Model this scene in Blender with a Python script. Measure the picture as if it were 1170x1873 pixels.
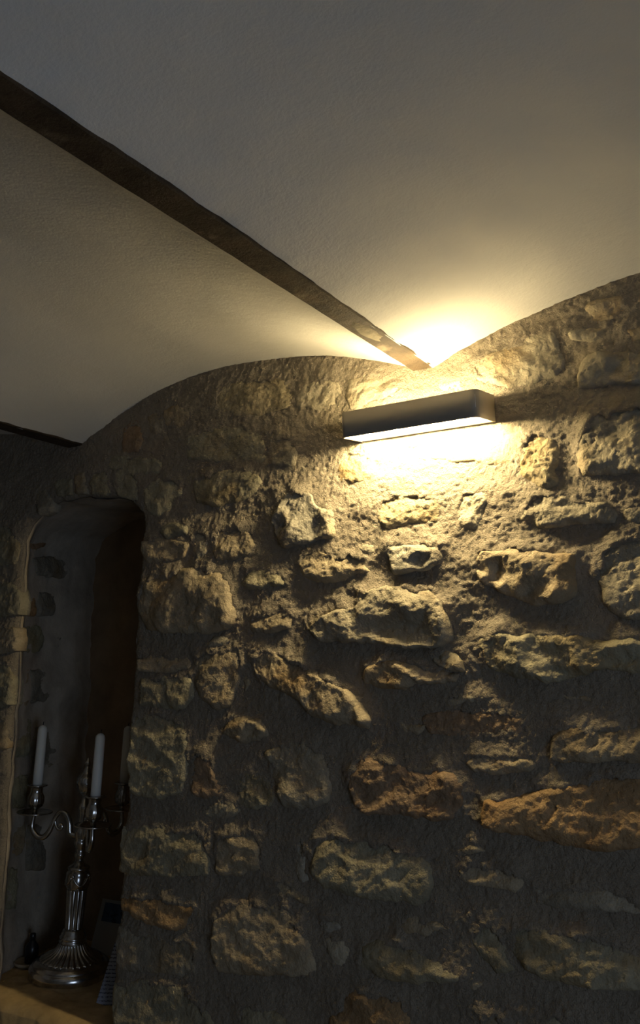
import bpy, bmesh, math, random
import numpy as np
from mathutils import Vector, Matrix
from mathutils.geometry import delaunay_2d_cdt

# ------------------------------------------------------------------ scene, camera, light
for o in list(bpy.data.objects): bpy.data.objects.remove(o, do_unlink=True)
SC = bpy.context.scene
COL = SC.collection
SC.view_settings.view_transform = 'Standard'
SC.view_settings.look = 'None'
SC.view_settings.gamma = 1.0
SC.view_settings.use_curve_mapping = False
SC.view_settings.exposure = 0.35

W, H, F_PX = 1170, 1873, 1500.0
PITCH, YAW = math.atan(288 / F_PX), math.radians(34)
CAM = np.array([0.0, -1.3, 1.6])
FW = np.array([-math.sin(YAW) * math.cos(PITCH), math.cos(YAW) * math.cos(PITCH), math.sin(PITCH)])
RT = np.array([math.cos(YAW), math.sin(YAW), 0.0])
UP = np.cross(RT, FW)
cd = bpy.data.cameras.new('camera')
cam = bpy.data.objects.new('camera', cd); COL.objects.link(cam)
cd.sensor_fit = 'VERTICAL'; cd.sensor_height = 36.0; cd.lens = 36.0 * F_PX / H
cd.clip_start = 0.02
cam.location = CAM
cam.rotation_euler = (math.pi / 2 + PITCH, 0, YAW)
SC.camera = cam

wd = bpy.data.worlds.new('world'); SC.world = wd; wd.use_nodes = True
wd.node_tree.nodes['Background'].inputs[0].default_value = (0.55, 0.68, 1.0, 1)
wd.node_tree.nodes['Background'].inputs[1].default_value = 0.05

def area_light(name, loc, target, sx, sy, power, colour):
    l = bpy.data.lights.new(name, 'AREA'); l.shape = 'RECTANGLE'; l.size = sx; l.size_y = sy
    l.energy = power; l.color = colour
    o = bpy.data.objects.new(name, l); COL.objects.link(o); o.location = loc
    o.rotation_euler = (Vector(target) - Vector(loc)).to_track_quat('-Z', 'Y').to_euler()
    return o
# dull daylight at the window in the wall on the right, beside the photographer
area_light('window_daylight', (1.33, -1.65, 1.0), (0.0, -1.65, 1.0), 0.86, 0.86, 7.6, (0.57, 0.73, 1.0))

LAMP_RADIANCE = 620.0
LAMP_COLOUR = (1.0, 0.80, 0.43)

# ------------------------------------------------------------------ picture <-> place
def ray(px, py): return FW + RT * (px - W / 2) / F_PX - UP * (py - H / 2) / F_PX
def on_y(px, py, Y=0.0):
    d = ray(px, py); return CAM + d * ((Y - CAM[1]) / d[1])
def on_z(px, py, Z):
    d = ray(px, py); return CAM + d * ((Z - CAM[2]) / d[2])
def on_x(px, py, X):
    d = ray(px, py); return CAM + d * ((X - CAM[0]) / d[0])
def project(p):
    v = np.asarray(p) - CAM; z = v @ FW
    return W / 2 + F_PX * (v @ RT) / z, H / 2 - F_PX * (v @ UP) / z

# ------------------------------------------------------------------ noise
_P = np.random.RandomState(7).permutation(1024)
_A = np.random.RandomState(8).rand(1024) * 2 * math.pi
_GX, _GY = np.cos(_A), np.sin(_A)
def perlin(x, y, seed=0):
    x = np.asarray(x, float) + seed * 17.31; y = np.asarray(y, float) + seed * 9.77
    xi, yi = np.floor(x).astype(int), np.floor(y).astype(int)
    xf, yf = x - xi, y - yi
    u = xf * xf * xf * (xf * (xf * 6 - 15) + 10); v = yf * yf * yf * (yf * (yf * 6 - 15) + 10)
    def g(ix, iy, dx, dy):
        h = _P[(_P[ix & 1023] + iy) & 1023]
        return _GX[h] * dx + _GY[h] * dy
    a = g(xi, yi, xf, yf); b = g(xi + 1, yi, xf - 1, yf)
    c = g(xi, yi + 1, xf, yf - 1); d = g(xi + 1, yi + 1, xf - 1, yf - 1)
    return 1.5 * ((a * (1 - u) + b * u) * (1 - v) + (c * (1 - u) + d * u) * v)
def fbm(x, y, seed=0, octs=4, gain=0.5):
    s = 0.0; a = 1.0
    for k in range(octs):
        s = s + a * perlin(x * 2 ** k, y * 2 ** k, seed + k * 3.1); a *= gain
    return s
def ridged(x, y, seed=0, octs=3):
    s = 0.0; a = 1.0
    for k in range(octs):
        s = s + a * (1 - 2 * np.abs(perlin(x * 2 ** k, y * 2 ** k, seed + k * 5.3))); a *= 0.5
    return s

# ------------------------------------------------------------------ object helpers
def tag(o, label=None, cat=None, group=None, kind=None):
    if label: o['label'] = label
    if cat: o['category'] = cat
    if group: o['group'] = group
    if kind: o['kind'] = kind
    return o
def link(name, me, m, parent=None, smooth=True):
    o = bpy.data.objects.new(name, me); COL.objects.link(o)
    if m: me.materials.append(m)
    if smooth: me.polygons.foreach_set('use_smooth', [True] * len(me.polygons))
    if parent: o.parent = parent
    return o
def mesh_obj(name, verts, faces, m, parent=None, smooth=True):
    me = bpy.data.meshes.new(name); me.from_pydata([tuple(v) for v in verts], [], faces); me.update()
    return link(name, me, m, parent, smooth)
def np_mesh(name, V, Q, m, parent=None):
    """V (n,3) floats, Q (k,4) quads"""
    me = bpy.data.meshes.new(name)
    me.vertices.add(len(V)); me.vertices.foreach_set('co', np.asarray(V, np.float32).ravel())
    me.loops.add(Q.size); me.loops.foreach_set('vertex_index', np.asarray(Q, np.int32).ravel())
    me.polygons.add(len(Q)); me.polygons.foreach_set('loop_start', np.arange(0, Q.size, 4, dtype=np.int32))
    me.update(calc_edges=True); me.validate()
    return link(name, me, m, parent)
def bm_obj(name, bm, m, parent=None, smooth=False, bevel=0):
    if bevel: bmesh.ops.bevel(bm, geom=list(bm.edges), offset=bevel, segments=2, affect='EDGES', profile=0.6)
    bmesh.ops.recalc_face_normals(bm, faces=bm.faces)
    me = bpy.data.meshes.new(name); bm.to_mesh(me); bm.free()
    return link(name, me, m, parent, smooth)
def box(name, lo, hi, m, parent=None, bevel=0):
    bm = bmesh.new(); bmesh.ops.create_cube(bm, size=1)
    for v in bm.verts: v.co = Vector([(lo[i] + hi[i]) / 2 + v.co[i] * (hi[i] - lo[i]) for i in range(3)])
    return bm_obj(name, bm, m, parent, bevel=bevel)
def empty(name, loc=(0, 0, 0)):
    o = bpy.data.objects.new(name, None); COL.objects.link(o); o.location = loc; o.empty_display_size = 0.05
    return o
def lathe(name, prof, m, parent=None, n=48, loc=(0, 0, 0), mod=None):
    """prof: list of (z, r); mod(z, angle, r) -> r"""
    V = []; Fc = []
    for z, r in prof:
        for k in range(n):
            a = 2 * math.pi * k / n
            rr = mod(z, a, r) if mod else r
            V.append((loc[0] + rr * math.cos(a), loc[1] + rr * math.sin(a), loc[2] + z))
    for i in range(len(prof) - 1):
        for k in range(n):
            k2 = (k + 1) % n
            Fc.append((i * n + k, i * n + k2, (i + 1) * n + k2, (i + 1) * n + k))
    if prof[0][1] > 1e-5: Fc.append(tuple(reversed(range(n))))
    if prof[-1][1] > 1e-5: Fc.append(tuple((len(prof) - 1) * n + k for k in range(n)))
    return mesh_obj(name, V, Fc, m, parent)
def catmull(pts, sub=6, closed=False):
    P = [np.array(p, float) for p in pts]; out = []
    n = len(P)
    for i in range(n if closed else n - 1):
        if closed: p0, p1, p2, p3 = P[i - 1], P[i], P[(i + 1) % n], P[(i + 2) % n]
        else: p0, p1, p2, p3 = P[max(i - 1, 0)], P[i], P[i + 1], P[min(i + 2, n - 1)]
        for k in range(sub):
            t = k / sub
            out.append(0.5 * (2 * p1 + (p2 - p0) * t + (2 * p0 - 5 * p1 + 4 * p2 - p3) * t * t + (3 * p1 - p0 - 3 * p2 + p3) * t ** 3))
    if not closed: out.append(P[-1])
    return out
def tube(name, pts, radii, m, parent=None, n=12):
    pts = [Vector(p) for p in pts]; V = []; Fc = []
    up = Vector((0.13, 0.21, 0.97)).normalized(); prev = None
    for i, p in enumerate(pts):
        t = (pts[min(i + 1, len(pts) - 1)] - pts[max(i - 1, 0)]).normalized()
        a = (prev - t * prev.dot(t)).normalized() if prev else t.orthogonal().normalized()
        prev = a; b = t.cross(a)
        r = radii[i] if hasattr(radii, '__len__') else radii
        for k in range(n):
            q = 2 * math.pi * k / n
            V.append(p + (a * math.cos(q) + b * math.sin(q)) * r)
    for i in range(len(pts) - 1):
        for k in range(n):
            k2 = (k + 1) % n; Fc.append((i * n + k, i * n + k2, (i + 1) * n + k2, (i + 1) * n + k))
    Fc.append(tuple(reversed(range(n)))); Fc.append(tuple((len(pts) - 1) * n + k for k in range(n)))
    return mesh_obj(name, V, Fc, m, parent)

# ------------------------------------------------------------------ materials
def mat(name, colour, rough=0.8, metallic=0.0, var=0.0, var_scale=6.0, bumps=(), second=None, second_scale=10.0,
        second_range=(0.5, 0.65), objtint=False, spec=0.3, emit=None, coords='Object', sss=None):
    m = bpy.data.materials.new(name); m.use_nodes = True
    nt = m.node_tree; N = nt.nodes; L = nt.links
    b = N['Principled BSDF']
    b.inputs['Roughness'].default_value = rough; b.inputs['Metallic'].default_value = metallic
    b.inputs['Specular IOR Level'].default_value = spec
    tc = N.new('ShaderNodeTexCoord'); src = tc.outputs[coords]
    def noise(scale, detail=4, rgh=0.55):
        n = N.new('ShaderNodeTexNoise'); n.inputs['Scale'].default_value = scale
        n.inputs['Detail'].default_value = detail; n.inputs['Roughness'].default_value = rgh
        L.new(src, n.inputs['Vector']); return n
    def mix(t, f, a, c2):
        x = N.new('ShaderNodeMix'); x.data_type = 'RGBA'; x.blend_type = t
        if hasattr(f, 'links') or not isinstance(f, float): L.new(f, x.inputs[0])
        else: x.inputs[0].default_value = f
        for sock, v in ((x.inputs[6], a), (x.inputs[7], c2)):
            if isinstance(v, tuple): sock.default_value = v
            else: L.new(v, sock)
        return x.outputs[2]
    col = tuple(colour) + (1.0,)
    if second:
        n = noise(second_scale, 5)
        mr = N.new('ShaderNodeMapRange'); mr.inputs[1].default_value, mr.inputs[2].default_value = second_range
        L.new(n.outputs[0], mr.inputs[0])
        col = mix('MIX', mr.outputs[0], col, tuple(second) + (1.0,))
    if var:
        n = noise(var_scale, 6, 0.65)
        mr = N.new('ShaderNodeMapRange'); mr.inputs[1].default_value = 0.3; mr.inputs[2].default_value = 0.7
        mr.inputs[3].default_value = 1 - var; mr.inputs[4].default_value = 1 + var
        L.new(n.outputs[0], mr.inputs[0])
        cx = N.new('ShaderNodeCombineColor')
        for k in range(3): L.new(mr.outputs[0], cx.inputs[k])
        col = mix('MULTIPLY', 1.0, col, cx.outputs[0])
    if objtint:
        oi = N.new('ShaderNodeObjectInfo')
        col = mix('MULTIPLY', 1.0, col, oi.outputs['Color'])
    if isinstance(col, tuple): b.inputs['Base Color'].default_value = col
    else: L.new(col, b.inputs['Base Color'])
    prev = None
    for (scale, dist, strength) in bumps:
        n = noise(scale, 5, 0.6)
        bp = N.new('ShaderNodeBump'); bp.inputs['Distance'].default_value = dist; bp.inputs['Strength'].default_value = strength
        L.new(n.outputs[0], bp.inputs['Height'])
        if prev: L.new(prev, bp.inputs['Normal'])
        prev = bp.outputs[0]
    if prev: L.new(prev, b.inputs['Normal'])
    if emit:
        b.inputs['Emission Color'].default_value = tuple(emit[0]) + (1,); b.inputs['Emission Strength'].default_value = emit[1]
    if sss: b.inputs['Subsurface Weight'].default_value = sss; b.inputs['Subsurface Radius'].default_value = (0.01, 0.006, 0.004)
    return m

M_STONE = mat('limestone', (0.385, 0.335, 0.245), 0.9, var=0.28, var_scale=14, second=(0.34, 0.25, 0.14), second_scale=9,
              second_range=(0.52, 0.72), objtint=True, bumps=((70, 0.006, 0.8), (230, 0.003, 0.8)), spec=0.15)
M_MORTAR = mat('lime_mortar', (0.37, 0.312, 0.232), 0.95, var=0.16, var_scale=9,
               bumps=((140, 0.007, 1.0), (380, 0.0035, 1.0)), spec=0.1)
M_PLASTER = mat('vault_plaster', (0.74, 0.715, 0.66), 0.9, var=0.05, var_scale=2.5,
                bumps=((9, 0.006, 0.35), (60, 0.0014, 0.5), (240, 0.0007, 0.5)), spec=0.12)
M_BEAM = mat('beam_rust', (0.055, 0.038, 0.022), 0.75, var=0.5, var_scale=25, second=(0.19, 0.15, 0.095), second_scale=17,
             second_range=(0.62, 0.74), bumps=((60, 0.004, 0.7), (300, 0.002, 0.6)), spec=0.25)
M_NICHE = mat('niche_plaster', (0.44, 0.375, 0.285), 0.95, var=0.3, var_scale=7, bumps=((30, 0.006, 0.6), (160, 0.002, 0.5)), spec=0.1)
M_NICHEBACK = mat('niche_back_boards', (0.34, 0.235, 0.14), 0.8, var=0.25, var_scale=9, bumps=((40, 0.004, 0.5),), spec=0.2)
M_SILL = mat('sill_stone', (0.52, 0.375, 0.19), 0.85, var=0.3, var_scale=12, bumps=((40, 0.004, 0.5), (200, 0.0015, 0.4)), spec=0.2)
M_LAMP = mat('lamp_taupe_paint', (0.36, 0.325, 0.265), 0.45, spec=0.4, bumps=((900, 0.0002, 0.2),))
M_LAMPIN = mat('lamp_white_inside', (0.82, 0.80, 0.74), 0.6, spec=0.3)
M_UP = mat('lamp_up_glow', (0.9, 0.85, 0.7), 0.5, emit=(LAMP_COLOUR, LAMP_RADIANCE * 0.31))
M_TUBE = mat('lamp_tube_glow', (0.9, 0.85, 0.7), 0.5, emit=(LAMP_COLOUR, LAMP_RADIANCE))
M_SILVER = mat('tarnished_silver', (0.58, 0.555, 0.51), 0.2, metallic=1.0, var=0.35, var_scale=40)
M_WAX = mat('candle_wax', (0.80, 0.78, 0.70), 0.5, spec=0.4, sss=0.15)
M_WICK = mat('candle_wick', (0.02, 0.02, 0.02), 0.9)
M_FLOOR = mat('floor_stone', (0.20, 0.17, 0.13), 0.7, var=0.2, var_scale=4, bumps=((20, 0.004, 0.5),))
M_WALL = mat('rough_plaster_wall', (0.34, 0.29, 0.22), 0.9, var=0.2, var_scale=4, bumps=((25, 0.01, 0.6), (150, 0.002, 0.5)))
M_FRAME = mat('window_wood', (0.25, 0.16, 0.09), 0.6, var=0.2, var_scale=20)
M_DISH = mat('dish_glaze', (0.45, 0.37, 0.25), 0.4, var=0.15, var_scale=30)
M_BOTTLE = mat('dark_bottle', (0.012, 0.012, 0.014), 0.3, spec=0.5)
M_CARD = mat('card_paper', (0.42, 0.42, 0.40), 0.8, var=0.05)

# ------------------------------------------------------------------ stone wall
def macro(x, z):
    return 0.004 * fbm(x * 1.7, z * 1.9, 3, 2)
def inside_poly(x, y, poly):
    r = np.zeros(x.shape, bool); n = len(poly)
    for i in range(n):
        x1, y1 = poly[i]; x2, y2 = poly[(i + 1) % n]
        if y1 == y2: continue
        c = ((y1 > y) != (y2 > y)) & (x < (x2 - x1) * (y - y1) / (y2 - y1) + x1)
        r ^= c
    return r
def nearest_on_poly(x, y, poly):
    """distance and nearest point, vectorised over points"""
    bd = np.full(x.shape, 1e9); bx = x.copy(); by = y.copy(); n = len(poly)
    for i in range(n):
        x1, y1 = poly[i]; x2, y2 = poly[(i + 1) % n]
        dx, dy = x2 - x1, y2 - y1; l2 = dx * dx + dy * dy + 1e-15
        t = np.clip(((x - x1) * dx + (y - y1) * dy) / l2, 0, 1)
        qx, qy = x1 + t * dx, y1 + t * dy
        d = np.hypot(x - qx, y - qy); k = d < bd
        bd = np.where(k, d, bd); bx = np.where(k, qx, bx); by = np.where(k, qy, by)
    return bd, bx, by
def facet_height(x, y, pts, hs):
    """piecewise-linear height through scattered points (flat split faces)"""
    vo, eo, fo, ov, oe, of_ = delaunay_2d_cdt([Vector((float(p[0]), float(p[1]))) for p in pts], [], [], 0, 1e-6)
    hh = [hs[o[0]] if o else 0.0 for o in ov]
    out = np.full(x.shape, np.nan)
    for f in fo:
        (ax, ay), (bx, by), (cx, cy) = vo[f[0]], vo[f[1]], vo[f[2]]
        det = (by - cy) * (ax - cx) + (cx - bx) * (ay - cy)
        if abs(det) < 1e-12: continue
        l1 = ((by - cy) * (x - cx) + (cx - bx) * (y - cy)) / det
        l2 = ((cy - ay) * (x - cx) + (ax - cx) * (y - cy)) / det
        l3 = 1 - l1 - l2
        k = (l1 >= -1e-6) & (l2 >= -1e-6) & (l3 >= -1e-6)
        out = np.where(k, l1 * hh[f[0]] + l2 * hh[f[1]] + l3 * hh[f[2]], out)
    return np.where(np.isnan(out), float(np.mean(hs)), out)

rng = random.Random(11)
STONE_POLYS = []            # (polygon in wall x/z metres, flushness) for the mortar
def rough_outline(poly, seed, step=0.006, amp=0.0042, sub=4):
    P = catmull(poly, sub, True)
    # sharpen: mix the spline with the straight polygon
    S = []
    n = len(poly)
    for i in range(n):
        for k in range(sub):
            t = k / sub; S.append(np.array(poly[i]) * (1 - t) + np.array(poly[(i + 1) % n]) * t)
    P = [0.35 * a + 0.65 * b for a, b in zip(P, S)]
    out = []
    for i in range(len(P)):
        a, b = P[i], P[(i + 1) % len(P)]; L = np.hypot(*(b - a)); k = max(1, int(L / step))
        for j in range(k): out.append(a + (b - a) * j / k)
    out = np.array(out)
    out[:, 0] += amp * fbm(out[:, 0] * 45, out[:, 1] * 45, seed, 3)
    out[:, 1] += amp * fbm(out[:, 0] * 45, out[:, 1] * 45, seed + 40, 3)
    return out

def build_stone(poly, h, parent, tint=(1, 1, 1), ctrl=(), bevel=0.010, rough=1.0, grid=0.0032, back=0.03, frame=None, seed=None, auto=True, strata=None, flat=False):
    """poly in (u, v) metres on the wall; ctrl = (u, v, height); one mesh object"""
    seed = seed if seed is not None else rng.randrange(1, 900)
    r = random.Random(seed)
    out = rough_outline(poly, seed)
    u0, v0 = out.min(0) - 2.5 * grid; u1, v1 = out.max(0) + 2.5 * grid
    nu, nv = int((u1 - u0) / grid) + 2, int((v1 - v0) / grid) + 2
    U, Vv = np.meshgrid(u0 + np.arange(nu) * grid, v0 + np.arange(nv) * grid)
    jx = 0.22 * grid * perlin(U * 900, Vv * 900, seed); jy = 0.22 * grid * perlin(U * 900, Vv * 900, seed + 5)
    U = U + jx; Vv = Vv + jy
    ins = inside_poly(U, Vv, out)
    d, bx, by = nearest_on_poly(U, Vv, out)
    def grow(mk):
        g = mk.copy()
        for a in (-1, 0, 1):
            for b in (-1, 0, 1):
                g |= np.roll(np.roll(mk, a, 0), b, 1)
        return g
    l1 = grow(ins) & ~ins
    l2 = grow(ins | l1) & ~(ins | l1)
    use = ins | l1 | l2
    # split faces
    pts, hs = [], []
    n = len(poly); cu, cv = np.mean(poly, 0)
    for i, p in enumerate(poly):
        pts.append(np.array(p) + (np.array(p) - (cu, cv)) * 0.05); hs.append(h * r.uniform(0.60, 1.0))
    for c in ctrl: pts.append(np.array(c[:2])); hs.append(c[2])
    if auto and not ctrl:
        size = math.sqrt((u1 - u0) * (v1 - v0))
        for _ in range(int(4 + size / 0.016)):
            a, b = r.randrange(n), r.random() ** 0.6 * 0.8
            p = np.array(poly[a]) * b + np.array((cu, cv)) * (1 - b)
            p = p + np.array((r.uniform(-1, 1), r.uniform(-1, 1))) * size * 0.08
            pts.append(p); hs.append(h * r.uniform(0.78, 1.16))
    Hf = facet_height(U, Vv, pts, hs)
    tv = np.clip((out[:, 1].max() - Vv) / max(1e-6, np.ptp(out[:, 1])), 0, 1)
    Hf = Hf * (0.85 if flat else 0.45 + 0.70 * tv if not ctrl else 0.70 + 0.40 * tv)
    ang = strata if strata is not None else r.uniform(-0.5, 0.5)
    su, sv = U * math.cos(ang) + Vv * math.sin(ang), -U * math.sin(ang) + Vv * math.cos(ang)
    big = fbm(su * 16, sv * 24, seed, 3)
    t = 2.2 * fbm(su * 14, sv * 26, seed + 60, 4)
    tf = np.floor(t); fr = t - tf
    terr = tf + np.clip((fr - 0.78) / 0.22, 0, 1) ** 2 * (3 - 2 * np.clip((fr - 0.78) / 0.22, 0, 1))
    fine = ridged(su * 70, sv * 110, seed + 90, 3)
    rel = rough * (0.0018 * big + 0.0020 * terr + 0.0009 * fine + 0.0012 * fbm(su * 130, sv * 170, seed + 33, 3))
    bw = bevel * np.clip(1 + 1.1 * perlin(U * 14, Vv * 14, seed + 2) + 0.5 * perlin(U * 45, Vv * 45, seed + 3), 0.25, 3)
    q = np.clip(d / bw, 0, 1); prof = 0.55 * q + 0.45 * np.sqrt(np.clip(1 - (1 - q) ** 2, 0, 1))
    eh = 0.22 * h
    Hh = eh + prof * (Hf - eh) + rel * (0.35 + 0.65 * prof)
    Hh = np.where(ins, Hh, np.where(l1, eh, -back))
    X = np.where(ins, U, bx); Z = np.where(ins, Vv, by)
    if frame is None:
        Y = -(Hh + macro(X, Z)); P = np.stack([X, Y, Z], -1)
    else:
        O, eu, ev, en = [np.array(k, float) for k in frame]
        P = O + X[..., None] * eu + Z[..., None] * ev + Hh[..., None] * en
    idx = -np.ones(U.shape, int); idx[use] = np.arange(use.sum())
    core = ins | l1
    cells = (use[:-1, :-1] & use[:-1, 1:] & use[1:, 1:] & use[1:, :-1]) & \
            (core[:-1, :-1] | core[:-1, 1:] | core[1:, 1:] | core[1:, :-1])
    a, b = np.nonzero(cells)
    Q = np.stack([idx[a, b], idx[a, b + 1], idx[a + 1, b + 1], idx[a + 1, b]], 1)
    o = np_mesh('stone', P[use], Q, M_STONE, parent)
    o.color = (tint[0], tint[1], tint[2], 1)
    if frame is None: STONE_POLYS.append((out, h))
    return o

# tints (multiply the limestone colour)
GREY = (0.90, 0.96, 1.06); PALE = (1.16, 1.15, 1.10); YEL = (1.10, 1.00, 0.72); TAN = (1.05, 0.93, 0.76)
DARK = (0.72, 0.72, 0.72); ORG = (1.02, 0.72, 0.44); RED = (0.86, 0.64, 0.50); NEU = (0.98, 0.97, 0.92); OLV = (0.86, 0.88, 0.74)
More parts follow.
